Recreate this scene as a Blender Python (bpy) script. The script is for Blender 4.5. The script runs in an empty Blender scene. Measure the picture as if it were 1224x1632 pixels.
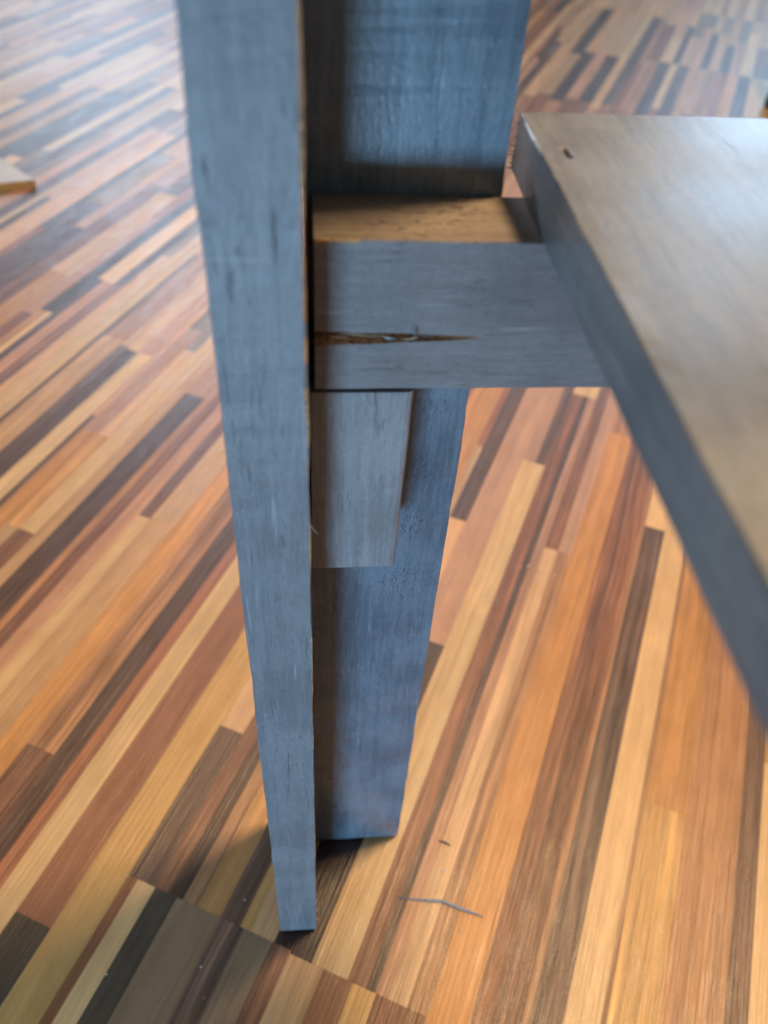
import bpy, bmesh, math, random
from mathutils import Vector, Matrix, noise
random.seed(7)
S = bpy.context.scene
C = S.collection
R = math.radians

# ------------------------------------------------------------------ camera
F_PX, YAW, PITCH, ROLL = 1285.75, 0.13706188, 0.7973619, 0.07782117
CAM = Vector((0, 0, 0.60))
fw = Vector((math.sin(YAW)*math.cos(PITCH), math.cos(YAW)*math.cos(PITCH), -math.sin(PITCH)))
r0 = Vector((math.cos(YAW), -math.sin(YAW), 0)); u0 = r0.cross(fw)
rt = math.cos(ROLL)*r0 + math.sin(ROLL)*u0
up = -math.sin(ROLL)*r0 + math.cos(ROLL)*u0
cd = bpy.data.cameras.new('camera'); cam = bpy.data.objects.new('camera', cd); C.objects.link(cam)
m = Matrix.Identity(4)
for i in range(3):
    m[i][0], m[i][1], m[i][2], m[i][3] = rt[i], up[i], -fw[i], CAM[i]
cam.matrix_world = m
cd.sensor_fit = 'VERTICAL'; cd.sensor_height = 36.0; cd.sensor_width = 27.0
cd.lens = F_PX/1632*36.0
cd.clip_start = 0.01; cd.clip_end = 100
cd.dof.use_dof = True; cd.dof.focus_distance = 0.36; cd.dof.aperture_fstop = 7.8
S.camera = cam

# ------------------------------------------------------------------ light (indoors: dim room, windows, one warm ceiling lamp, plus an added low fill)
w = bpy.data.worlds.new('World'); S.world = w; w.use_nodes = True
bg = w.node_tree.nodes['Background']
bg.inputs[0].default_value = (0.90, 0.80, 0.72, 1); bg.inputs[1].default_value = 0.11
def area(name, loc, target, sx, sy, power, col, spread=180):
    l = bpy.data.lights.new(name, 'AREA'); l.shape = 'RECTANGLE'; l.size = sx; l.size_y = sy
    l.energy = power; l.color = col; l.spread = R(spread)
    o = bpy.data.objects.new(name, l); C.objects.link(o); o.location = loc
    o.rotation_euler = (Vector(target)-Vector(loc)).to_track_quat('-Z', 'Y').to_euler()
    return o
area('window_light', (-0.88, 5.0, 2.45), (-0.88, 0, 2.45), 1.35, 3.1, 98, (0.60, 0.77, 1.0))
area('window_light', (2.98, 5.0, 2.15), (2.0, 0, 2.15), 1.15, 2.1, 56, (0.46, 0.71, 1.0))
area('window_light', (-3.0, -0.55, 1.1), (0.0, 0.2, 0.5), 0.8, 1.3, 14, (0.62, 0.80, 1.0))
area('low_fill_light', (-0.27, -0.67, 0.13), (0.0, 0.24, 0.19), 0.21, 0.22, 7.0, (0.39, 0.71, 1.0))  # added lamp near the floor, standing in for window glare off the floor
area('ceiling_lamp', (0.72, 0.53, 1.90), (0.1, 0.24, 0.4), 0.32, 0.32, 28, (1.0, 0.69, 0.38))
S.view_settings.view_transform = 'Standard'; S.view_settings.look = 'None'
S.view_settings.exposure = 0.35; S.view_settings.gamma = 1.0

# ------------------------------------------------------------------ helpers
def lin(c):
    return tuple(((v/255)/12.92 if v/255 <= 0.04045 else ((v/255+0.055)/1.055)**2.4) for v in c)
def link(name, me, parent=None, mats=()):
    o = bpy.data.objects.new(name, me); C.objects.link(o)
    for mt in mats: me.materials.append(mt)
    if parent is not None: o.parent = parent
    return o
class NT:
    def __init__(s, name):
        s.m = bpy.data.materials.new(name); s.m.use_nodes = True
        s.t = s.m.node_tree; s.b = s.t.nodes['Principled BSDF']
    def n(s, typ, **kw):
        nd = s.t.nodes.new(typ)
        for k, v in kw.items():
            if k.startswith('_'): setattr(nd, k[1:], v)
        return nd
    def l(s, a, b): s.t.links.new(a, b)
    def val(s, x, sock):
        if hasattr(x, 'is_output'): s.l(x, sock)
        else: sock.default_value = x
    def math(s, op, a, b=0.0, c=0.0):
        nd = s.t.nodes.new('ShaderNodeMath'); nd.operation = op
        s.val(a, nd.inputs[0]); s.val(b, nd.inputs[1]); s.val(c, nd.inputs[2]); return nd.outputs[0]
    def ramp(s, x, lo, hi, a=0.0, b=1.0):
        nd = s.t.nodes.new('ShaderNodeMapRange'); nd.interpolation_type = 'SMOOTHSTEP'
        s.val(x, nd.inputs[0]); nd.inputs[1].default_value = lo; nd.inputs[2].default_value = hi
        nd.inputs[3].default_value = a; nd.inputs[4].default_value = b; return nd.outputs[0]
    def mix(s, f, a, b, mode='MIX'):
        nd = s.t.nodes.new('ShaderNodeMix'); nd.data_type = 'RGBA'; nd.blend_type = mode
        s.val(f, nd.inputs[0])
        for x, k in ((a, 6), (b, 7)):
            if isinstance(x, tuple): nd.inputs[k].default_value = (*x[:3], 1)
            else: s.l(x, nd.inputs[k])
        return nd.outputs[2]
    def noise(s, vec, scale, detail=3, rough=0.55, dist=0.0):
        nd = s.t.nodes.new('ShaderNodeTexNoise'); s.l(vec, nd.inputs['Vector'])
        nd.inputs['Scale'].default_value = scale; nd.inputs['Detail'].default_value = detail
        nd.inputs['Roughness'].default_value = rough; nd.inputs['Distortion'].default_value = dist
        return nd.outputs[0]
    def vscale(s, vec, sc):
        nd = s.t.nodes.new('ShaderNodeVectorMath'); nd.operation = 'MULTIPLY'
        s.l(vec, nd.inputs[0]); nd.inputs[1].default_value = sc; return nd.outputs[0]
    def vadd(s, vec, v):
        nd = s.t.nodes.new('ShaderNodeVectorMath'); nd.operation = 'ADD'
        s.l(vec, nd.inputs[0])
        if isinstance(v, tuple): nd.inputs[1].default_value = v
        else: s.l(v, nd.inputs[1])
        return nd.outputs[0]
    def bump(s, h, dist, strength=1.0, prev=None):
        nd = s.t.nodes.new('ShaderNodeBump'); nd.inputs['Strength'].default_value = strength
        nd.inputs['Distance'].default_value = dist; s.l(h, nd.inputs['Height'])
        if prev: s.l(prev, nd.inputs['Normal'])
        return nd.outputs[0]

def paint(name, axis, offs=(0, 0, 0), bmp=1.0, base=(0.125, 0.146, 0.174), light=(0.185, 0.207, 0.238), streaks=0.6, pores=0.5, rough=0.42, patches=(), marks=(), psc=1.0):
    """weathered thin grey-blue paint over wood, grain along `axis` (0 x, 1 y, 2 z); world metres"""
    t = NT(name)
    geo = t.n('ShaderNodeNewGeometry'); p = t.vadd(geo.outputs['Position'], offs)
    def st(a, b):
        v = [a, a, a]; v[axis] = b; return t.vscale(p, tuple(v))
    g1 = t.noise(st(900, 55), 1, 4, 0.65)          # fine brushed grain
    g2 = t.noise(st(240, 16), 1, 4, 0.6)           # broad grain
    g3 = t.noise(p, 28, 3, 0.5)                    # patches
    f = t.math('ADD', t.math('MULTIPLY', g1, 0.35), t.math('ADD', t.math('MULTIPLY', g2, 0.4), t.math('MULTIPLY', g3, 0.45)))
    f = t.ramp(f, 0.46, 0.74)
    col = t.mix(f, base, light)
    # long dark grain cracks where the paint has sunk in
    k = t.noise(st(650, 75), 1, 3, 0.55, 0.5)
    k2 = t.noise(st(130, 24), 1, 2, 0.5)
    crack = t.math('MULTIPLY', t.ramp(k, 0.60, 0.72), t.ramp(k2, 0.48, 0.62))
    mic = t.noise(st(1500, 800), 1, 3, 0.7); mo = t.noise(st(620, 260), 1, 3, 0.65)
    tone = t.math('ADD', 0.55, t.math('ADD', t.math('MULTIPLY', mic, 0.40), t.math('MULTIPLY', mo, 0.50)))
    vm = t.n('ShaderNodeVectorMath', _operation='SCALE'); t.l(col, vm.inputs[0]); t.l(tone, vm.inputs['Scale']); col = vm.outputs[0]
    col = t.mix(t.math('MULTIPLY', crack, streaks), col, tuple(c*0.42 for c in base))
    # clustered open pores
    po = t.noise(st(1500*psc, 420*psc), 1, 3, 0.75, 0.8)
    cl = t.noise(st(90, 30), 1, 3, 0.6)
    cm = t.ramp(cl, 0.62, 0.74, 0, 0.8)
    for (px, py, pz, rad) in patches:
        d = t.n('ShaderNodeVectorMath', _operation='DISTANCE'); t.l(geo.outputs['Position'], d.inputs[0]); d.inputs[1].default_value = (px, py, pz)
        cm = t.math('MAXIMUM', cm, t.ramp(t.math('ADD', d.outputs['Value'], t.math('MULTIPLY', g2, 0.012)), rad+0.008, rad*0.4+0.006))
    pore = t.math('MULTIPLY', t.ramp(po, 0.57, 0.63), cm)
    col = t.mix(t.math('MULTIPLY', pore, pores), col, tuple(c*0.2 for c in base))
    # pale scuffs
    sc = t.noise(st(420, 14), 1.7, 2, 0.5)
    scf = t.math('MULTIPLY', t.ramp(sc, 0.68, 0.74), 0.35)
    col = t.mix(scf, col, (0.42, 0.47, 0.54))
    if marks:       # single scuffs and cracks seen on this face: (x, z, half width, half height, slant, pale?)
        sx = t.n('ShaderNodeSeparateXYZ'); t.l(geo.outputs['Position'], sx.inputs[0])
        wbl = t.math('MULTIPLY', t.math('SUBTRACT', t.noise(geo.outputs['Position'], 420, 3, 0.6), 0.5), 0.0022)
        for (mx, mz, hx, hz, sl, pale) in marks:
            ax = t.math('SUBTRACT', sx.outputs[0], mx); az = t.math('SUBTRACT', sx.outputs[2], mz)
            if pale: az = t.math('ADD', az, t.math('ADD', t.math('MULTIPLY', ax, sl), t.math('MULTIPLY', wbl, 0.4)))
            else: ax = t.math('ADD', ax, t.math('ADD', t.math('MULTIPLY', az, sl), t.math('MULTIPLY', wbl, 0.35)))
            q = t.math('ADD', t.math('POWER', t.math('DIVIDE', t.math('ABSOLUTE', ax), hx), 2.0), t.math('POWER', t.math('DIVIDE', t.math('ABSOLUTE', az), hz), 2.0))
            mk = t.math('MULTIPLY', t.ramp(q, 1.3, 0.2), t.ramp(g1, 0.35, 0.6, 0.3, 1.0))
            col = t.mix(t.math('MULTIPLY', mk, 0.45 if pale else 0.7), col, (0.45, 0.50, 0.56) if pale else tuple(c*0.35 for c in base))
    t.l(col, t.b.inputs['Base Color'])
    rr = t.ramp(g3, 0.35, 0.7, rough-0.03, rough+0.04); t.l(rr, t.b.inputs['Roughness'])
    t.b.inputs['Specular IOR Level'].default_value = 0.5
    h = t.math('ADD', t.math('MULTIPLY', g1, 0.6), t.math('MULTIPLY', g2, 0.5))
    h = t.math('SUBTRACT', h, t.math('MULTIPLY', crack, 0.9)); h = t.math('SUBTRACT', h, t.math('MULTIPLY', pore, 0.6))
    b1 = t.bump(h, 0.00028*bmp, 0.9)
    t.l(t.bump(t.math('ADD', mic, mo), 0.00016*bmp, 0.9, b1), t.b.inputs['Normal'])
    return t.m

def simple(name, col, rough=0.6, nscale=400, var=0.4, bump=0.0001, axis=None):
    t = NT(name); geo = t.n('ShaderNodeNewGeometry'); p = geo.outputs['Position']
    if axis is not None:
        v = [1, 1, 1]; v[axis] = 0.06; p = t.vscale(p, tuple(v))
    n1 = t.noise(p, nscale, 3, 0.6)
    c = t.mix(t.ramp(n1, 0.3, 0.7), tuple(x*(1-var) for x in col), tuple(min(1, x*(1+var)) for x in col))
    t.l(c, t.b.inputs['Base Color']); t.b.inputs['Roughness'].default_value = rough
    t.l(t.bump(n1, bump), t.b.inputs['Normal'])
    return t.m

# ------------------------------------------------------------------ floor: printed strip laminate
ANG = 0.45939035
UD = Vector((math.sin(ANG), math.cos(ANG))); VD = Vector((math.cos(ANG), -math.sin(ANG)))
def P_uv(u, v, z=0.0):
    q = UD*(u/1000) + VD*(v/1000); return Vector((q.x, q.y, z))
PAL = {'C': (228,182,136), 'O': (206,144,88), 'T': (206,158,118), 'B': (142,91,63), 'R': (162,103,75), 'D': (94,68,57),
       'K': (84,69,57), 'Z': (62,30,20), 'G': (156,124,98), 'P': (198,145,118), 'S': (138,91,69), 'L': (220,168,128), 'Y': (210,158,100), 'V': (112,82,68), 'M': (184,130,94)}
def floor_mat():
    t = NT('laminate_print')
    geo = t.n('ShaderNodeNewGeometry')
    mp = t.n('ShaderNodeMapping', _vector_type='POINT'); t.l(geo.outputs['Position'], mp.inputs['Vector'])
    mp.inputs['Rotation'].default_value = (0, 0, ANG)
    ac = t.n('ShaderNodeAttribute', _attribute_name='strip_col'); ap = t.n('ShaderNodeAttribute', _attribute_name='strip_par')
    sep = t.n('ShaderNodeSeparateXYZ'); t.l(ap.outputs['Vector'], sep.inputs[0])
    seed, amp = sep.outputs[0], sep.outputs[1]
    cx = t.n('ShaderNodeCombineXYZ'); t.l(t.math('MULTIPLY', seed, 13.7), cx.inputs[0]); t.l(t.math('MULTIPLY', seed, 5.1), cx.inputs[1]); t.l(seed, cx.inputs[2])
    p = t.vadd(mp.outputs[0], cx.outputs[0])
    # rotated frame: x across, y along the strips
    wob = t.noise(t.vscale(p, (14, 5, 1)), 1, 2, 0.5)
    wv = t.n('ShaderNodeCombineXYZ'); t.l(t.math('MULTIPLY', wob, 0.012), wv.inputs[0])
    pw = t.vadd(p, wv.outputs[0])
    g1 = t.noise(t.vscale(pw, (110, 3.2, 1)), 1, 4, 0.6, 0.3)
    g2 = t.noise(t.vscale(pw, (420, 9, 1)), 1, 3, 0.65, 0.2)
    g3 = t.noise(t.vscale(p, (60, 26, 1)), 1, 4, 0.6)
    d = t.math('ADD', t.math('MULTIPLY', t.math('SUBTRACT', g1, 0.5), 2.9), t.math('MULTIPLY', t.math('SUBTRACT', g2, 0.5), 2.1))
    d = t.math('MULTIPLY', d, t.math('ADD', amp, 0.08))
    d = t.math('ADD', d, t.math('MULTIPLY', t.math('SUBTRACT', g3, 0.5), 0.45))
    fac = t.math('POWER', 2.0, t.math('MULTIPLY', d, 1.5))
    vm = t.n('ShaderNodeVectorMath', _operation='SCALE'); t.l(ac.outputs['Color'], vm.inputs[0]); t.l(fac, vm.inputs['Scale'])
    # dark thin heart lines
    ln = t.math('MULTIPLY', t.ramp(t.noise(t.vscale(pw, (170, 2.5, 1)), 1, 1, 0.5), 0.60, 0.68), t.math('MULTIPLY', amp, 0.6))
    col = t.mix(t.math('MINIMUM', ln, 0.8), vm.outputs[0], (0.045, 0.028, 0.022))
    t.l(col, t.b.inputs['Base Color'])
    # embossed pressed grain and fine tooth of the melamine
    e1 = t.noise(t.vscale(mp.outputs[0], (430, 5, 1)), 1, 3, 0.6)
    e2 = t.noise(mp.outputs[0], 700, 2, 0.7)
    t.l(t.ramp(g3, 0.3, 0.7, 0.31, 0.41), t.b.inputs['Roughness'])
    b1 = t.bump(e1, 0.0011, 1.0); t.l(t.bump(e2, 0.0003, 0.8, b1), t.b.inputs['Normal'])
    t.b.inputs['Specular IOR Level'].default_value = 0.7
    return t.m
FM = floor_mat()
strips = []      # (v0,v1,u0,u1,key,amp)
AMP = {'S': 0.9, 'D': 0.6, 'V': 0.8, 'B': 0.35, 'R': 0.35, 'K': 0.5, 'P': 0.4, 'M': 0.5}
def col(v0, v1, *seq, end=None):
    """column v0..v1: u0, key, u1, key, u2 ..."""
    s = list(seq)
    for i in range(0, len(s)-2, 2):
        k = s[i+1]; strips.append((v0, v1, s[i], s[i+2], k[0], float(k[1:]) if len(k) > 1 else AMP.get(k[0], 0.22)))
    return
def fill(v0, v1, ua, ub, u_off=None):
    u = ua
    keys = 'CCOTTBRDKGPSLYVMOTSBPM'
    last = None
    while u < ub:
        L = random.choice((140, 190, 230, 260, 320, 380, 450))*random.uniform(0.9, 1.1)
        e = min(ub, u+L)
        if ub-e < 60: e = ub
        k = random.choice(keys)
        while k == last: k = random.choice(keys)
        last = k
        strips.append((v0, v1, u, e, k, AMP.get(k, 0.22)*random.uniform(0.6, 1.2)))
        u = e
def fillband(va, vb, ua, ub):
    v = va
    while v < vb-1:
        wd = random.choice((14.5, 14.5, 19, 21, 24, 28.5))
        e = v+wd
        if vb-e < 12: e = vb
        # staggered starts: a short first piece
        fill(v, e, ua, ub); v = e
U0 = -420
# --- near board row, left of the leg
col(-305.9, -294, U0, 'B', 40, 'R0.4', 560, 'B', 830)
col(-294, -274.5, U0, 'G', -60, 'C0.12', 640, 'T', 830)
col(-274.5, -246, U0, 'K0.3', 95, 'R0.10', 620, 'M', 830)
col(-246, -218, U0, 'Y0.15', 500, 'L', 830)
# board below the u=145 joint
col(-218, -210.4, U0, 'B', 145); col(-210.4, -196, U0, 'C0.1', 145); col(-196, -178.5, U0, 'K0.2', 145)
col(-178.5, -144.4, U0, 'G0.12', 145); col(-144.4, -125, U0, 'V0.9', 145); col(-125, -104, U0, 'G0.3', 145)
col(-104, -90, U0, 'S', 145); col(-90, -65, U0, 'T0.2', 143); col(-65, -44, U0, 'B0.08', 143); col(-44, -27, U0, 'Y0.2', 143)
col(-27, 8, U0, 'B0.08', 143)
# above the joint
col(-218, -197, 145, 'V0.35', 274, 'L0.1', 500, 'M', 830)
col(-197, -185, 145, 'S0.5', 420, 'P', 830); col(-185, -174, 145, 'D0.6', 420, 'P', 830); col(-174, -163, 145, 'M', 500, 'S', 830)
col(-163, -144.4, 145, 'O0.15', 430, 'R', 640, 'O', 850)
col(-144.4, -129, 145, 'V0.5', 360, 'B', 620, 'O0.1', 850); col(-129, -121, 145, 'Y0.1', 380, 'T', 700, 'R', 850)
col(-121, -103, 145, 'L0.2', 420, 'L0.1', 578, 'V0.5', 900)
col(-103, -74, 143, 'Z0.5', 240, 'D0.7', 422, 'P0.1', 900)  # dark red-brown strip, near end coloured darker for shade between the leg boards
col(-74, -60, 143, 'C0.3', 698, 'P0.1', 900); col(-60, -48, 143, 'C0.2', 698, 'V0.5', 900)
col(-48, -34, 143, 'S0.7', 845, 'C', 1000); col(-34, -28, 143, 'D0.5', 845, 'C', 1000)
col(-28, -19, 143, 'P0.4', 520, 'P0.3', 845, 'C', 1000)
col(-19, -5.5, 143, 'L0.25', 578, 'S0.8', 900)
col(-5.5, 8, 143, 'M0.6', 578, 'P0.2', 900)
col(8, 35, U0, 'B', 90, 'O0.2', 790, 'M', 980)
col(35, 66, U0, 'B0.85', 980); col(66, 71, U0, 'M0.3', 980)
col(71, 91.5, U0, 'V1.0', 652, 'C0.1', 980)
col(91.5, 114.5, U0, 'C0.12', 760, 'T', 980); col(114.5, 118, U0, 'M', 980)
col(118, 150, U0, 'S', 60, 'Y0.5', 348, 'O0.25', 800, 'B', 980)
col(150, 190, U0, 'B', 120, 'M0.3', 900); col(190, 205, U0, 'V0.6', 700, 'L', 980)
col(205, 232, U0, 'C0.15', 420, 'Y', 900); col(232, 260, U0, 'M', 300, 'C', 900)
# --- further left
col(-324, -305.9, U0, 'V0.6', 120, 'D0.5', 600, 'K0.3', 830)
col(-349, -324, U0, 'S0.9', 200, 'M0.8', 640, 'V', 830)
col(-370, -349, U0, 'Y', 150, 'O0.2', 600, 'T', 900)
col(-397, -370, U0, 'T0.2', 450, 'L0.1', 800, 'P', 1000)
col(-410.5, -397, U0, 'C0.1', 448, 'S0.3', 660, 'P', 1000)
col(-427, -410.5, 100, 'P0.25', 760, 'L', 1000)
col(-440, -427, 100, 'S0.7', 420, 'S0.5', 900); col(-448, -440, 100, 'M', 640, 'P', 1000)
col(-473, -448, 100, 'D0.35', 640, 'P0.12', 900)
col(-487, -473, 100, 'T', 860, 'P', 1000); col(-506, -487, 100, 'S0.5', 384, 'C0.1', 840, 'G', 1000)
col(-521, -506, 200, 'T', 384, 'O0.3', 535, 'L0.1', 716, 'G', 900)
col(-541, -521, 300, 'O0.3', 535, 'P0.1', 761, 'G0.3', 980)
col(-548, -541, 300, 'V', 560, 'P', 761, 'L', 1000); col(-569, -548, 300, 'C0.25', 686, 'P0.15', 900)
col(-586, -569, 300, 'D0.35', 686, 'L0.1', 930); col(-597, -586, 300, 'V0.3', 690, 'L0.1', 930)
col(-629, -597, 400, 'T0.4', 700, 'P0.4', 1000); col(-634, -629, 400, 'D', 930, 'T', 1000)
col(-660, -634, 400, 'C0.2', 1000); col(-674, -660, 400, 'L', 907, 'G', 1010)
col(-690, -674, 400, 'S0.8', 809, 'V0.3', 1060); col(-706, -690, 400, 'P', 809, 'C0.12', 1060)
col(-717, -706, 400, 'D', 811, 'C0.12', 1060)
col(-724, -717, 400, 'C', 713, 'K0.3', 1086); col(-737, -724, 400, 'O0.4', 713, 'K0.3', 1086)
col(-755, -737, 500, 'B', 700, 'P', 1000); col(-789, -755, 500, 'O0.5', 800, 'T', 1080); col(-820, -789, 500, 'S0.7', 1100)
col(-840, -820, 500, 'V', 834, 'D0.2', 923, 'P', 1100); col(-872, -840, 500, 'V0.4', 1000, 'G0.2', 1212, 'T', 1300)
col(-885, -872, 600, 'R', 900, 'K0.1', 1250, 'K', 1400); col(-912, -885, 600, 'L', 1290, 'G', 1400)
col(-925, -912, 600, 'L', 1200, 'P', 1400); col(-938, -925, 700, 'D', 982, 'P0.2', 1300); col(-949, -938, 700, 'C0.1', 1056, 'T', 1300)
col(-972, -949, 700, 'V', 1400); col(-994, -972, 700, 'P', 1241, 'C', 1500); col(-1014, -994, 800, 'G', 1241, 'T', 1500)
col(-1038, -1014, 900, 'V', 1129, 'D0.3', 1500); col(-1060, -1038, 900, 'G', 1129, 'C0.1', 1500)
col(-1088, -1060, 900, 'C0.1', 1084, 'D0.2', 1507); col(-1120, -1088, 1000, 'K0.4', 1430, 'G', 1600)
col(-1144, -1120, 1000, 'T', 1422, 'C', 1700); col(-1170, -1144, 1000, 'V', 1422, 'P', 1700); col(-1205, -1170, 1100, 'T', 1500, 'C', 1700)
col(-1225, -1205, 1100, 'V0.4', 1388, 'C0.1', 1700); col(-1254, -1225, 1100, 'C0.1', 1299, 'K0.2', 1803)
# background of the top right corner: the joint at u = 2245
for (a, b, key, key2) in ((-402,-380,'V','L'), (-380,-350,'L','T'), (-350,-320,'T','K'), (-320,-290,'D','L'), (-290,-262,'P','T'), (-262,-232,'D','T'), (-232,-212,'C','C'),
                    (-212,-186,'V','D'), (-186,-171,'R','M'), (-171,-139,'M','B'), (-139,-111,'D','C'), (-111,-94,'C','D'), (-94,-66,'V','L'), (-66,-44,'L','P'), (-44,-26,'P','K'),
                    (-26,0,'M','L'), (0,22,'R','K'), (22,48,'O','P'), (48,76,'D','C'), (76,104,'Y','B'), (104,128,'C','D')):
    if a >= -171: col(a, b, 1560, 'BMTR'[abs(a) % 4], 1800+(abs(a)*37) % 190, key, 2245, key2, 2480+(abs(a)*53) % 160, 'TPGL'[abs(a) % 4], 2760, 'MTCP'[abs(a) % 4], 3300)
    else: col(a, b, 1500, 'MTBR'[abs(a) % 4], 1828+(abs(a)*13) % 60, key, 2180+(abs(a)*17) % 90, key2, 2640, 'LPTG'[abs(a) % 4], 3300)
# everything else is filled column by column: extend each explicit column until the next block
VMIN, VMAX, UMAX = -2150, 620, 3300
cols = {}
for s in strips: cols.setdefault((s[0], s[1]), []).append(s)
# breakpoints used as free bands
def covered(vm, um):
    for s in strips:
        if s[0]-0.01 <= vm <= s[1]+0.01 and s[2]-0.01 <= um <= s[3]+0.01: return s
    return None
edges = sorted({s[0] for s in strips} | {s[1] for s in strips} | {VMIN, VMAX})
ee = [edges[0]]
for a, b in zip(edges, edges[1:]):
    n = max(1, round((b-a)/21)) if b-a > 34 else 1
    if n > 1:
        ws = [random.choice((14.5, 19, 21, 28.5)) for _ in range(n)]; k = (b-a)/sum(ws); acc = a
        for wv in ws: acc += wv*k; ee.append(acc)
    else: ee.append(b)
extra = []
# free intervals per elementary column, merged when the free range is the same
free = []
for a, b in zip(ee, ee[1:]):
    vm = (a+b)/2
    iv = sorted((s[2], s[3]) for s in strips if s[0] <= vm <= s[1])
    u = U0; out = []
    for (x, y) in iv:
        if x > u+1: out.append((u, x))
        u = max(u, y)
    if u < UMAX: out.append((u, UMAX))
    free.append([a, b, out])
base_strips = list(strips)
done = set()
for i, (a, b, out) in enumerate(free):
    for (x, y) in out:
        # thin elementary columns join the neighbour on the right when it is free there too
        key = (round(a, 2), x, y)
        if key in done: continue
        bb = b
        if b-a < 13 and i+1 < len(free):
            a2, b2, o2 = free[i+1]
            for (x2, y2) in o2:
                if abs(x2-x) < 0.5 and abs(y2-y) < 0.5: bb = b2; done.add((round(a2, 2), x2, y2))
        fill(a, bb, x, y)
def proj(P):
    q = P-CAM; z = q.dot(fw)
    return (612+F_PX*q.dot(rt)/z, 816-F_PX*q.dot(up)/z) if z > 0.02 else None
# which strips show largest: sample the picture, skipping what stands in front
def inpoly(x, y, pl):
    c = False
    for i in range(len(pl)):
        x1, y1 = pl[i-1]; x2, y2 = pl[i]
        if (y1 > y) != (y2 > y) and x < (x2-x1)*(y-y1)/(y2-y1)+x1: c = not c
    return c
occ = [[(282,0),(478,0),(505,1483),(448,1487)], [(480,0),(847,0),(632,1335),(505,1340)], [(490,310),(840,310),(960,620),(490,620)],
       [(829,178),(1224,184),(1224,1185),(965,620),(815,271)]]
import bisect
bycol = {}
for i, s in enumerate(strips): bycol.setdefault(int(s[0]//40), []).append(i); 
count = [0]*len(strips)
for iy in range(0, 1632, 8):
    for ix in range(0, 1224, 8):
        if any(inpoly(ix, iy, pl) for pl in occ): continue
        d = rt*(ix-612) - up*(iy-816) + fw*F_PX
        if d.z >= 0: continue
        tt = -CAM.z/d.z; X, Y = d.x*tt*1000, d.y*tt*1000
        uu = X*UD.x+Y*UD.y; vv = X*VD.x+Y*VD.y
        for kk in (int(vv//40), int(vv//40)-1):
            hit = False
            for i in bycol.get(kk, ()):
                s = strips[i]
                if s[0] <= vv < s[1] and s[2] <= uu < s[3]: count[i] += 1; hit = True; break
            if hit: break
order = sorted(range(len(strips)), key=lambda i: -count[i])
top = set(order[:296])
GAP = 0.05
def strip_mesh(name, lst):
    vs, fs, cc, pp = [], [], [], []
    for (v0, v1, u0_, u1_, key, amp) in lst:
        rnd = random.Random(int(v0*31+u0_*7)); zt = -rnd.uniform(0, 0.00006); zb = -0.0018
        b = len(vs)
        for z in (zb, zt):
            for (u, v) in ((u0_+GAP, v0+GAP), (u0_+GAP, v1-GAP), (u1_-GAP, v1-GAP), (u1_-GAP, v0+GAP)): vs.append(P_uv(u, v, z))
        fs += [(b+4, b+5, b+6, b+7), (b, b+3, b+2, b+1), (b, b+1, b+5, b+4), (b+1, b+2, b+6, b+5), (b+2, b+3, b+7, b+6), (b+3, b, b+4, b+7)]
        c = lin(PAL[key]); j = rnd.uniform(0.88, 1.12); h = rnd.uniform(-0.05, 0.05)
        cc += [(c[0]*j*(1+h)*FK, c[1]*j*1.03*FK, c[2]*j*(1-h)*0.90*FK, 1)]*8
        pp += [(rnd.uniform(0, 9), amp, 0)]*8
    me = bpy.data.meshes.new(name); me.from_pydata(vs, [], fs)
    a = me.attributes.new('strip_col', 'FLOAT_COLOR', 'POINT'); a.data.foreach_set('color', [x for c in cc for x in c])
    a = me.attributes.new('strip_par', 'FLOAT_VECTOR', 'POINT'); a.data.foreach_set('vector', [x for c in pp for x in c])
    # winding check: faces outward
    bm = bmesh.new(); bm.from_mesh(me); bmesh.ops.recalc_face_normals(bm, faces=bm.faces); bm.to_mesh(me); bm.free()
    return me
FK = 0.90
# sub-floor sheet under and beyond the strips
def sheet_mat():
    t = NT('laminate_far'); geo = t.n('ShaderNodeNewGeometry')
    mp = t.n('ShaderNodeMapping', _vector_type='POINT'); t.l(geo.outputs['Position'], mp.inputs['Vector']); mp.inputs['Rotation'].default_value = (0, 0, ANG + math.pi/2)
    br = t.n('ShaderNodeTexBrick'); t.l(mp.outputs[0], br.inputs['Vector']); br.inputs['Scale'].default_value = 1.0
    br.inputs['Mortar Size'].default_value = 0.0; br.inputs['Brick Width'].default_value = 0.34; br.inputs['Row Height'].default_value = 0.021
    br.offset = 0.37; br.inputs['Color1'].default_value = (0, 0, 0, 1); br.inputs['Color2'].default_value = (1, 1, 1, 1)
    cr = t.n('ShaderNodeValToRGB'); t.l(br.outputs['Color'], cr.inputs[0]); e = cr.color_ramp; e.interpolation = 'CONSTANT'
    ks = 'CRDTPKMOLSYV'
    e.elements[0].position = 0; e.elements[0].color = (*lin(PAL['C']), 1); e.elements[1].position = 1/12; e.elements[1].color = (*lin(PAL['R']), 1)
    for i in range(2, 12): q = e.elements.new(i/12); q.color = (*lin(PAL[ks[i]]), 1)
    t.l(cr.outputs[0], t.b.inputs['Base Color']); t.b.inputs['Roughness'].default_value = 0.32
    return t.m
bm = bmesh.new(); bmesh.ops.create_grid(bm, x_segments=2, y_segments=2, size=6.5)
me = bpy.data.meshes.new('floor'); bm.to_mesh(me); bm.free()
floor = link('floor', me, None, [sheet_mat()]); floor.location = (0, 1.5, -0.0009)
floor['kind'] = 'structure'; floor['label'] = 'brown and tan laminate floor printed with narrow multicoloured wood strips'
inv = floor.matrix_world.inverted()
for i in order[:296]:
    o = link('floor_strip', strip_mesh('floor_strip', [strips[i]]), floor, [FM]); o.location = (0, -1.5, 0.0009)
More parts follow.
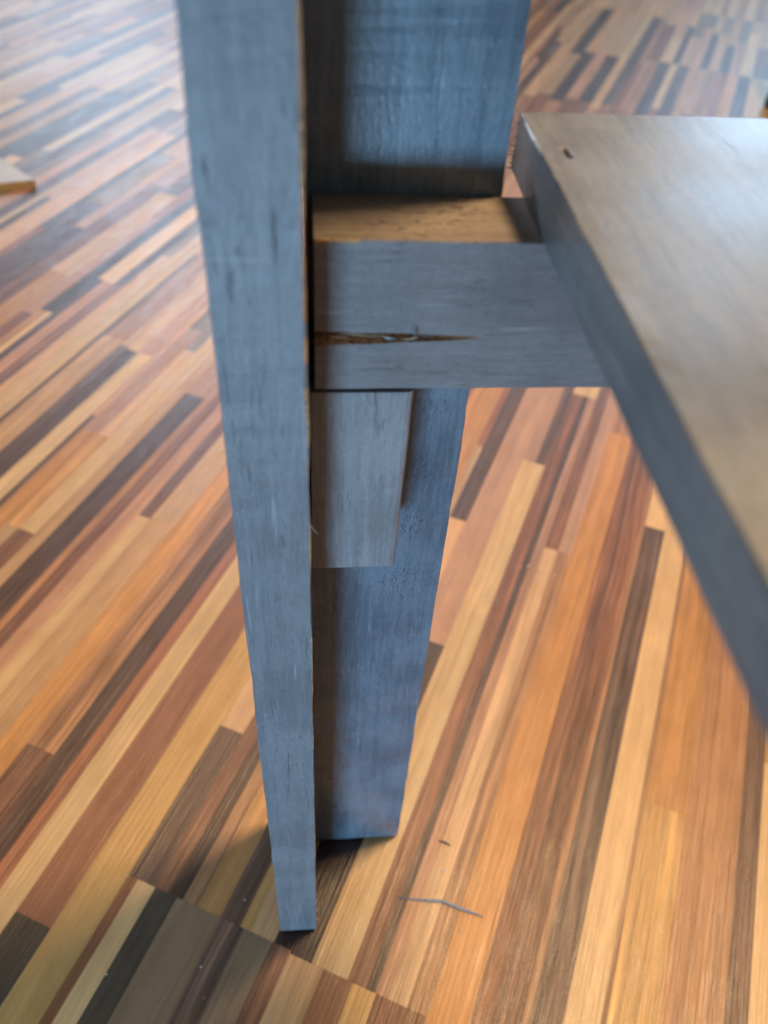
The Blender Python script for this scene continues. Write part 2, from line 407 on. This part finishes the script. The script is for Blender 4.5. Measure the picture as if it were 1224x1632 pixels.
o = link('floor_strips', strip_mesh('floor_strips', [strips[i] for i in order[296:]]), floor, [FM]); o.location = (0, -1.5, 0.0009); o['kind'] = 'stuff'

# ------------------------------------------------------------------ the grey wooden stand
def ring_board(name, axis, stations, profile_fn, mats, parent, matfn=None, smooth=False):
    """loft a closed profile (list of 2D points, same count at every station) along an axis"""
    vs, fs, mi = [], [], []
    n = None
    for s in stations:
        pr = profile_fn(s); n = len(pr)
        for (a, b) in pr:
            vs.append({0: (s, a, b), 1: (a, s, b), 2: (a, b, s)}[axis])
    for k in range(len(stations)-1):
        for j in range(n):
            j2 = (j+1) % n
            fs.append((k*n+j, k*n+j2, (k+1)*n+j2, (k+1)*n+j)); mi.append(matfn(j, stations[k]) if matfn else 0)
    fs.append(tuple(range(n))); mi.append(0); fs.append(tuple(range(len(vs)-n, len(vs)))[::-1]); mi.append(0)
    me = bpy.data.meshes.new(name); me.from_pydata(vs, [], fs)
    for p, q in zip(me.polygons, mi): p.material_index = q
    bm = bmesh.new(); bm.from_mesh(me); bmesh.ops.recalc_face_normals(bm, faces=bm.faces); bm.to_mesh(me); bm.free()
    o = link(name, me, parent, mats)
    return o
def nz(seed, s, f=60, a=0.0002):
    return a*noise.noise(Vector((seed*3.17, s*f, 0.3)))*2 + a*0.6*noise.noise(Vector((seed*1.7+9, s*f*5, 2.1)))
def lins(a, b, n): return [a+(b-a)*i/n for i in range(n+1)]
def boxprof(a0, a1, b0, b1, c, amp=0.00012, freq=60, seed=0, cs=None, csf=None):
    """chamfered rectangle, each arris wandering a little; cs: chamfer per corner"""
    cs = cs or (c, c, c, c)
    def fn(s):
        j = [nz(seed+i, s, freq, amp) for i in range(8)]
        k = [max(0.00012, q*(1+0.9*noise.noise(Vector((seed+i*2.3, s*90, 5))))) for i, q in enumerate(cs)]
        if csf: k[1] = max(0.00012, csf(s))
        return [(a0+k[0], b0+j[0]), (a1-k[1], b0+j[1]), (a1+j[2], b0+k[1]), (a1+j[3], b1-k[2]),
                (a1-k[2], b1+j[4]), (a0+k[3], b1+j[5]), (a0+j[6], b1-k[3]), (a0+j[7], b0+k[0])]
    return fn
raw = simple('bare_wood', (0.42, 0.25, 0.13), 0.65, 500, 0.45, 0.00012)
rawdark = simple('split_wood', (0.24, 0.10, 0.045), 0.7, 600, 0.5, 0.0003, axis=0)
rawpale = simple('pale_fibre', (0.52, 0.40, 0.28), 0.6, 900, 0.3)
greyfib = simple('grey_fibre', (0.24, 0.26, 0.30), 0.5, 900, 0.35)
pA = paint('leg_paint', 2, (3.1, 0, 0.7), streaks=0.42, pores=0.35, marks=((-0.0150, 0.5011, 0.0085, 0.00028, 0.02, 1), (-0.0163, 0.4540, 0.0042, 0.00028, -0.25, 1),
    (-0.0179, 0.4960, 0.00032, 0.010, 0.03, 0), (-0.0065, 0.4470, 0.0004, 0.0035, 0.0, 0), (-0.0080, 0.3990, 0.0006, 0.0035, 0.12, 0), (-0.0188, 0.3900, 0.0003, 0.0075, 0.0, 0),
    (-0.0172, 0.4300, 0.0004, 0.0045, 0.02, 0), (-0.0165, 0.2950, 0.0003, 0.010, 0.02, 0), (-0.0110, 0.2400, 0.0004, 0.012, -0.03, 0), (-0.0120, 0.2150, 0.0004, 0.010, -0.05, 0)))
pB = paint('back_leg_paint', 2, (7.7, 1, 0), bmp=0.7, base=(0.085, 0.132, 0.18), light=(0.165, 0.23, 0.30), streaks=0.4, pores=0.85, rough=0.26,
           patches=((0.0435, 0.242, 0.345, 0.014), (0.047, 0.242, 0.375, 0.010), (0.046, 0.242, 0.30, 0.016), (0.050, 0.242, 0.408, 0.008)))
pR = paint('rail_paint', 0, (1.3, 4, 0), base=(0.145, 0.145, 0.158), light=(0.205, 0.202, 0.218), streaks=0.15, pores=0.25)
pK = paint('block_paint', 2, (9.3, 2, 1), base=(0.19, 0.20, 0.222), light=(0.285, 0.295, 0.322), streaks=0.25, pores=0.35)
pS = paint('shelf_paint', 1, (5.5, 0, 2), 0.22, base=(0.145, 0.15, 0.16), light=(0.215, 0.218, 0.225), streaks=0.15, pores=0.1, rough=0.36)

Y_A, Y_B, Y_R = 0.1815, 0.2419, 0.2125
Z_T = 0.4904; Z_RB = 0.4384
stand = bpy.data.objects.new('wooden_stand', None); C.objects.link(stand); stand.location = (0, 0.24, 0)
stand['label'] = 'slate grey painted wooden stand with L-shaped leg, split cross rail and top shelf board'
stand['category'] = 'wooden stand'
O = Vector(stand.location)
def under(o):       # geometry was written in world metres: shift into the stand's frame
    for v in o.data.vertices: v.co -= O
    return o
GZ = 0.0035         # the legs stand on thin glides
legA = under(ring_board('leg', 2, lins(GZ, 0.86, 200), boxprof(-0.0236, 0.0009, Y_A, 0.2619, 0.0005, 0.00034, 38, 1, cs=(0.0003, 0.0008, 0.0005, 0.0005), csf=lambda z: (0.00075 if z > 0.452 else 0.00026)*(1+0.6*noise.noise(Vector((z*120, 8, 1))))), [pA, raw], stand,
     matfn=lambda j, s: 1 if j == 1 and noise.noise(Vector((s*70, 1.1, 4))) > -0.28 else 0))
legA['label'] = 'front leg board seen edge on, worn to bare wood along one arris'
legB = under(ring_board('leg', 2, lins(GZ, 0.86, 200), boxprof(0.0011, 0.0624, Y_B, 0.2619, 0.0005, 0.00036, 45, 11, cs=(0.0003, 0.0004, 0.0004, 0.0003)), [pB, raw], stand))
legB['label'] = 'rear leg board facing the front, darker blue grey with open pores'
for (gx0, gx1, gy0, gy1) in ((-0.020, -0.003, 0.187, 0.256), (0.006, 0.056, 0.2465, 0.258)):
    gm = simple('glide_black', (0.012, 0.012, 0.013), 0.6) if gx0 < 0 else bpy.data.materials['glide_black']
    under(ring_board('glide', 2, lins(0.0002, GZ-0.0002, 1), boxprof(gx0, gx1, gy0, gy1, 0.0006), [gm], stand))
# rail with the open split
TIP = 0.0555; XL = 0.0036
def lips(x):
    t = max(0.0, (TIP-x)/(TIP-XL))
    cz = 0.4583 - 0.0004*t
    h = 0.0050*(t**0.62) if t > 0 else 0
    hu = h*(0.50+0.04*math.sin(x*260)); hl = h*(0.52+0.03*math.sin(x*310+1))
    return cz+hu+0.00012*noise.noise(Vector((x*700, 0, 0)))*min(1, t*8), cz-hl+0.00016*noise.noise(Vector((x*600, 7, 0)))*min(1, t*8), t
def rail_prof(x):
    zu, zl, t = lips(x)
    if t <= 0: zu = zl = 0.4583
    d = 0.0048*min(1, t*2.2); 
    j = [nz(30+i, x, 50, 0.00015) for i in range(8)]
    f = Y_R + 0.0002*noise.noise(Vector((x*30, 3, 0)))
    zm = (zu+zl)/2; e = 0.0004
    return [(f, zl-0.00001 if t > 0 else zl-0.00002), (f, 0.448), (f, Z_RB+e+j[0]), (f+e, Z_RB+j[1]), (Y_B-e, Z_RB+j[2]), (Y_B-0.0002, Z_RB+e), (Y_B-0.0002, Z_T-e), (Y_B-e, Z_T),
            (0.232, Z_T), (0.220, Z_T), (f+e, Z_T+j[4]), (f, Z_T-e+j[5]), (f, 0.474), (f, zu+0.00001), (f+d*0.55, zu-0.0001*t), (f+d, zm+0.0006*t), (f+d*0.9, zm-0.0004*t), (f+d*0.35, zl+0.0009*t)]
xs = lins(XL, TIP, 110) + lins(TIP+0.002, 0.1885, 60)
nP = 18
pT = paint('worn_rail_top', 0, (2.2, 5, 1), base=(0.20, 0.155, 0.12), light=(0.32, 0.255, 0.20), streaks=0.1, pores=0.9, rough=0.55, patches=((0.042, 0.236, Z_T, 0.022), (0.030, 0.222, Z_T, 0.018)), psc=0.62)
rail = under(ring_board('rail', 0, xs, rail_prof, [pR, raw, rawdark, pT], stand, matfn=lambda j, s: 3 if j in (7, 8, 9) else (2 if j in (13, 14, 15) else 1 if j in (16, 17) else 0) if s < TIP else 0))
rail['label'] = 'cross rail with a long wedge shaped split in its face'
def tube(name, pts, rads, mat, parent, seg=6, flat=1.0, seed=0):
    vs, fs = [], []
    pts = [Vector(p) for p in pts]
    for i, p in enumerate(pts):
        t = (pts[min(i+1, len(pts)-1)]-pts[max(i-1, 0)]).normalized()
        a = t.cross(Vector((0, 0, 1)) if abs(t.z) < 0.9 else Vector((1, 0, 0))).normalized(); b = t.cross(a)
        for k in range(seg):
            q = 2*math.pi*k/seg; rr = rads[i]*(1+0.25*noise.noise(Vector((i*1.3+seed, k*2.1, seed))))
            vs.append(p + a*math.cos(q)*rr + b*math.sin(q)*rr*flat)
    for i in range(len(pts)-1):
        for k in range(seg): fs.append((i*seg+k, i*seg+(k+1) % seg, (i+1)*seg+(k+1) % seg, (i+1)*seg+k))
    fs += [tuple(range(seg)), tuple(range((len(pts)-1)*seg, len(pts)*seg))[::-1]]
    me = bpy.data.meshes.new(name); me.from_pydata(vs, [], fs)
    bm = bmesh.new(); bm.from_mesh(me); bmesh.ops.recalc_face_normals(bm, faces=bm.faces); bm.to_mesh(me); bm.free()
    for p in me.polygons: p.use_smooth = True
    o = link(name, me, parent, [mat])
    return o
def sub(o, par):      # sub-part of a part whose origin is the stand's origin
    o.parent = par; return under(o)
# fibres and chips caught in the split
def sp(pts, rads, mat, flat=0.5, seed=0, par=rail): return sub(tube('splinter', pts, rads, mat, None, 6, flat, seed), par)
sp([(0.0300, 0.2135, 0.4572), (0.0322, 0.2121, 0.4580), (0.0345, 0.2112, 0.4592), (0.0356, 0.2108, 0.4596)], [0.0002, 0.0006, 0.0007, 0.0002], rawpale, 0.5, 1)
sp([(0.0240, 0.2140, 0.4583), (0.0262, 0.2128, 0.4581), (0.0290, 0.2124, 0.4579)], [0.0002, 0.0006, 0.0003], simple('bluish_chip', (0.42, 0.56, 0.66), 0.4), 0.6, 2)
sp([(0.0090, 0.2150, 0.4578), (0.0150, 0.2146, 0.4584), (0.0210, 0.2140, 0.4580), (0.0260, 0.2142, 0.4583)], [0.0003, 0.0007, 0.0006, 0.0002], rawpale, 0.4, 3)
sp([(0.0050, 0.2146, 0.4574), (0.0100, 0.2142, 0.4576), (0.0160, 0.2138, 0.4570)], [0.0004, 0.0006, 0.0002], raw, 0.5, 4)
sp([(0.0362, 0.2140, 0.4583), (0.0385, 0.2132, 0.4582), (0.0410, 0.2138, 0.4583)], [0.0002, 0.0004, 0.0001], greyfib, 0.5, 5)
sp([(0.0345, 0.2118, 0.4598), (0.0347, 0.2108, 0.4610), (0.0341, 0.2106, 0.4620), (0.0331, 0.2110, 0.4624)], [0.0004, 0.00025, 0.00015, 0.00006], greyfib, 1, 6)
# bare strip torn off the rail's upper arris near the leg
sub(ring_board('bare_edge', 0, lins(0.0040, 0.0165, 30), lambda x: [(Y_R-0.00025, Z_T-0.0008+nz(3, x, 200, 0.0002)), (Y_R+0.0006, Z_T-0.0008), (Y_R+0.0006, Z_T+0.00015), (Y_R-0.00005, Z_T+0.0001)], [raw], None), rail)
# block under the rail
def blk(z):
    t = (z-0.3478)/(0.4367-0.3478); xr = 0.0355+0.0009*t; f = 0.2130
    j = [nz(50+i, z, 60, 0.00014) for i in range(6)]
    return [(0.0020, f+j[0]), (xr-0.0024, f+j[1]), (xr-0.0008, f+0.0005), (xr+j[2], f+0.0016), (xr, Y_B-0.0002), (0.0020, Y_B-0.0002)]
block = under(ring_board('support_block', 2, lins(0.3478, 0.4366, 80), blk, [pK, raw], stand))
# ragged lower end of the block
for v in block.data.vertices:
    if abs(v.co.z-0.3478) < 1e-4 and v.co.y+O.y < 0.216: v.co.z += 0.0003*noise.noise(Vector((v.co.x*900, 0, 0)))
block['label'] = 'short lighter block fixed under the rail against the rear leg'
# shelf board
SX0, SX1, SY0, SY1, SZ1 = 0.0692, 0.19, -0.22, 0.2622, Z_T+0.0181
dent = (0.0768, 0.2311)
def shelf_prof(y):
    k = 0.0004; j = [nz(70+i, y, 45, 0.00018) for i in range(6)]
    e = 0.0004*max(0, 1-abs(y-SY1)/0.01)
    topx = [SX1-k, 0.15, 0.10] + [dent[0]+0.00035*i for i in (9, 6, 4, 3, 2, 1, 0, -1, -2, -3, -4, -6)] + [SX0+k]
    top = []
    for x in topx:
        dx = (x-dent[0]); dy = (y-dent[1]); a = dx+dy*0.10; b = dy
        dz = -0.0022*math.exp(-(a/0.00085)**4-(b/0.0031)**4) + 0.00005*math.exp(-((a-0.0013)/0.0005)**2-(b/0.0025)**2)
        top.append((x, SZ1+dz+(j[2] if x == SX0+k else 0)))
    return [(SX0+j[0], Z_T+0.00005+k), (SX0+k, Z_T+0.00005+j[1]), (SX1-k, Z_T+0.00005), (SX1, Z_T+k), (SX1, SZ1-k)] + top + [(SX0+j[3], SZ1-k)]
ys = lins(SY0, dent[1]-0.0052, 150) + lins(dent[1]-0.0046, dent[1]+0.0046, 24) + lins(dent[1]+0.0054, SY1, 30)
shelf = under(ring_board('shelf_board', 1, ys, shelf_prof, [pS, raw], stand))
shelf['label'] = 'wide shelf board on the rail with a small dent near its back corner'
rr = random.Random(3)
for (dz, ln) in ((0.0150, 0.0008), (0.0105, 0.0007), (0.0078, 0.0011), (0.0062, 0.0016), (0.0050, 0.0016), (0.0036, 0.0007), (0.0022, 0.0010), (0.0006, 0.0020)):
    z = Z_T+dz
    sp([(SX0+0.0006, SY1-0.0004, z), (SX0-ln*0.4, SY1+0.0001, z+0.0003*rr.uniform(-1, 1)), (SX0-ln, SY1+0.0002, z+0.0005*rr.uniform(-1, 1))], [0.0004, 0.0003, 0.0001], greyfib, 0.7, int(dz*9000), shelf)
# pale hair-like splinter standing out of the front leg arris
sub(tube('splinter', [(0.0009, 0.1822, 0.4065), (0.0022, 0.1812, 0.4048), (0.0038, 0.1806, 0.4030)], [0.00013, 0.00010, 0.00004], greyfib, None, 5, 1, 9), legA)

# ------------------------------------------------------------------ small things on the floor
def tagged(o, label, cat, group=None):
    o['label'] = label; o['category'] = cat
    if group: o['group'] = group
    return o
slv = tube('wood_splinter', [(0.0593, 0.1994, 0.0008), (0.070, 0.1972, 0.0011), (0.0800, 0.1958, 0.0012), (0.0902, 0.1945, 0.0016), (0.0990, 0.1905, 0.0012), (0.1090, 0.1862, 0.0010), (0.1180, 0.1822, 0.0007)],
       [0.0002, 0.0006, 0.0008, 0.0009, 0.0010, 0.0009, 0.0002], greyfib, None, 6, 0.45, 20)
tagged(slv, 'long thin bent grey splinter lying on the floor strips right of the leg', 'splinter')
tagged(tube('wood_splinter', [(0.0930, 0.2378, 0.0006), (0.0975, 0.2358, 0.0008), (0.1015, 0.2336, 0.0006)], [0.0003, 0.0009, 0.0004], simple('dark_sliver', (0.07, 0.07, 0.075), 0.5), None, 6, 0.5, 21),
       'short dark grey sliver of wood on the floor behind the long splinter', 'splinter')
def crumb(x, y, r, seed, mat, label, group=None):
    bm = bmesh.new(); bmesh.ops.create_icosphere(bm, subdivisions=1, radius=r)
    for v in bm.verts: v.co *= 1+0.5*noise.noise(v.co*3/r*0.4+Vector((seed, 0, 0))); v.co.z *= 0.5
    me = bpy.data.meshes.new('crumb'); bm.to_mesh(me); bm.free()
    o = link('crumb', me, None, [mat]); o.location = (x, y, r*0.42); o.rotation_euler = (0, 0, seed); return tagged(o, label, 'crumb', group)
wc = simple('white_crumb', (0.62, 0.56, 0.54), 0.6, 900, 0.2)
tc = simple('tan_crumb', (0.55, 0.42, 0.30), 0.6, 900, 0.2)
crumb(0.0930, 0.2156, 0.0013, 1, wc, 'white crumb between the short dark sliver and the long bent splinter')
crumb(0.0998, 0.1740, 0.0007, 2, greyfib, 'tiny grey crumb just in front of the long bent splinter')
def fl(x, y):
    d = rt*(x-612) - up*(y-816) + fw*F_PX; t = -CAM.z/d.z; return d.x*t, d.y*t
for i, (x, y, r) in enumerate(((830,905,.0011),(842,903,.0016),(850,908,.0013),(858,911,.0012),(866,914,.0011),(884,917,.0012),(823,905,.0009))):
    X, Y = fl(x, y); crumb(X, Y, r, 5+i, tc, 'pale crumb in the row of specks on the floor under the shelf edge', 'row of pale crumbs under the shelf edge')
for (x, y, r, lb) in ((203,1397,.0013,'pale crumb on the strips left of the leg, beside the cream strip end'), (170,1553,.0010,'pale fleck lying on the black strip at lower left'),
        (320,1541,.0012,'white crumb on the streaked brown strip below left of the leg'), (390,1434,.0009,'small white crumb on the olive brown strip just left of the leg'),
        (325,1591,.0008,'tiny pale crumb on the brown strip near the bottom of the picture'), (632,1529,.0010,'pale ring-like speck on the dark streak right of the leg foot'),
        (543,1475,.0010,'tiny whitish speck on the salmon strip beside the leg foot')):
    X, Y = fl(x, y); crumb(X, Y, r*0.7, x*0.1, tc if 'whit' not in lb else wc, lb)

# ------------------------------------------------------------------ things at the picture's edges
# corner of a pale board lying on the floor at the left
def poly_slab(name, pts, z0, z1, mats, parent=None):
    bm = bmesh.new(); lo = [bm.verts.new((x, y, z0)) for x, y in pts]; hi = [bm.verts.new((x, y, z1)) for x, y in pts]
    f = bm.faces.new(hi); f.material_index = 0; bm.faces.new(lo[::-1]).material_index = 1
    for i in range(len(pts)):
        k = (i+1) % len(pts); bm.faces.new((lo[i], lo[k], hi[k], hi[i])).material_index = 1
    bmesh.ops.recalc_face_normals(bm, faces=bm.faces)
    bmesh.ops.bevel(bm, geom=[e for e in bm.edges], offset=0.0008, segments=2, affect='EDGES')
    me = bpy.data.meshes.new(name); bm.to_mesh(me); bm.free(); return link(name, me, parent, mats)
cream = simple('cream_board_face', (0.62, 0.55, 0.47), 0.45, 30, 0.08)
ply = simple('yellow_board_edge', (0.42, 0.24, 0.07), 0.6, 300, 0.25)
tip = fl(59, 299)
d1 = Vector(fl(0, 305))-Vector(tip); d2 = Vector(fl(0, 262))-Vector(tip)
t0 = Vector(tip); a1 = d1.normalized()*0.42; a2 = d2.normalized()*0.30
bo = poly_slab('loose_board', [tuple(t0), tuple(t0+a1), tuple(t0+a1+a2), tuple(t0+a2)], 0.0004, 0.0130, [cream, ply])
tagged(bo, 'cream faced board with yellow edges lying on the floor at far left', 'board')
# dark green rounded foot at the right edge
fx, fy = fl(1234, 172)
bm = bmesh.new()
prof = [(0.0, 0.0005), (0.020, 0.0005), (0.0235, 0.004), (0.0245, 0.012), (0.023, 0.024), (0.0205, 0.034), (0.0185, 0.06), (0.018, 0.30), (0.0, 0.30)]
prev = None
for (r, z) in prof:
    ring = [bm.verts.new((fx+max(r, 1e-5)*math.cos(2*math.pi*k/28), fy+max(r, 1e-5)*math.sin(2*math.pi*k/28), z)) for k in range(28)]
    if prev:
        for k in range(28): bm.faces.new((prev[k], prev[(k+1) % 28], ring[(k+1) % 28], ring[k]))
    prev = ring
bmesh.ops.remove_doubles(bm, verts=bm.verts, dist=1e-4); bmesh.ops.recalc_face_normals(bm, faces=bm.faces)
me = bpy.data.meshes.new('furniture_foot'); bm.to_mesh(me); bm.free()
for p in me.polygons: p.use_smooth = True
ft = link('furniture_foot', me, None, [simple('dark_green_plastic', (0.010, 0.035, 0.035), 0.4, 60, 0.2)])
tagged(ft, 'dark green rounded foot on the floor behind the shelf at right edge', 'foot')
print('strips', len(strips), 'visible', sum(1 for c in count if c))
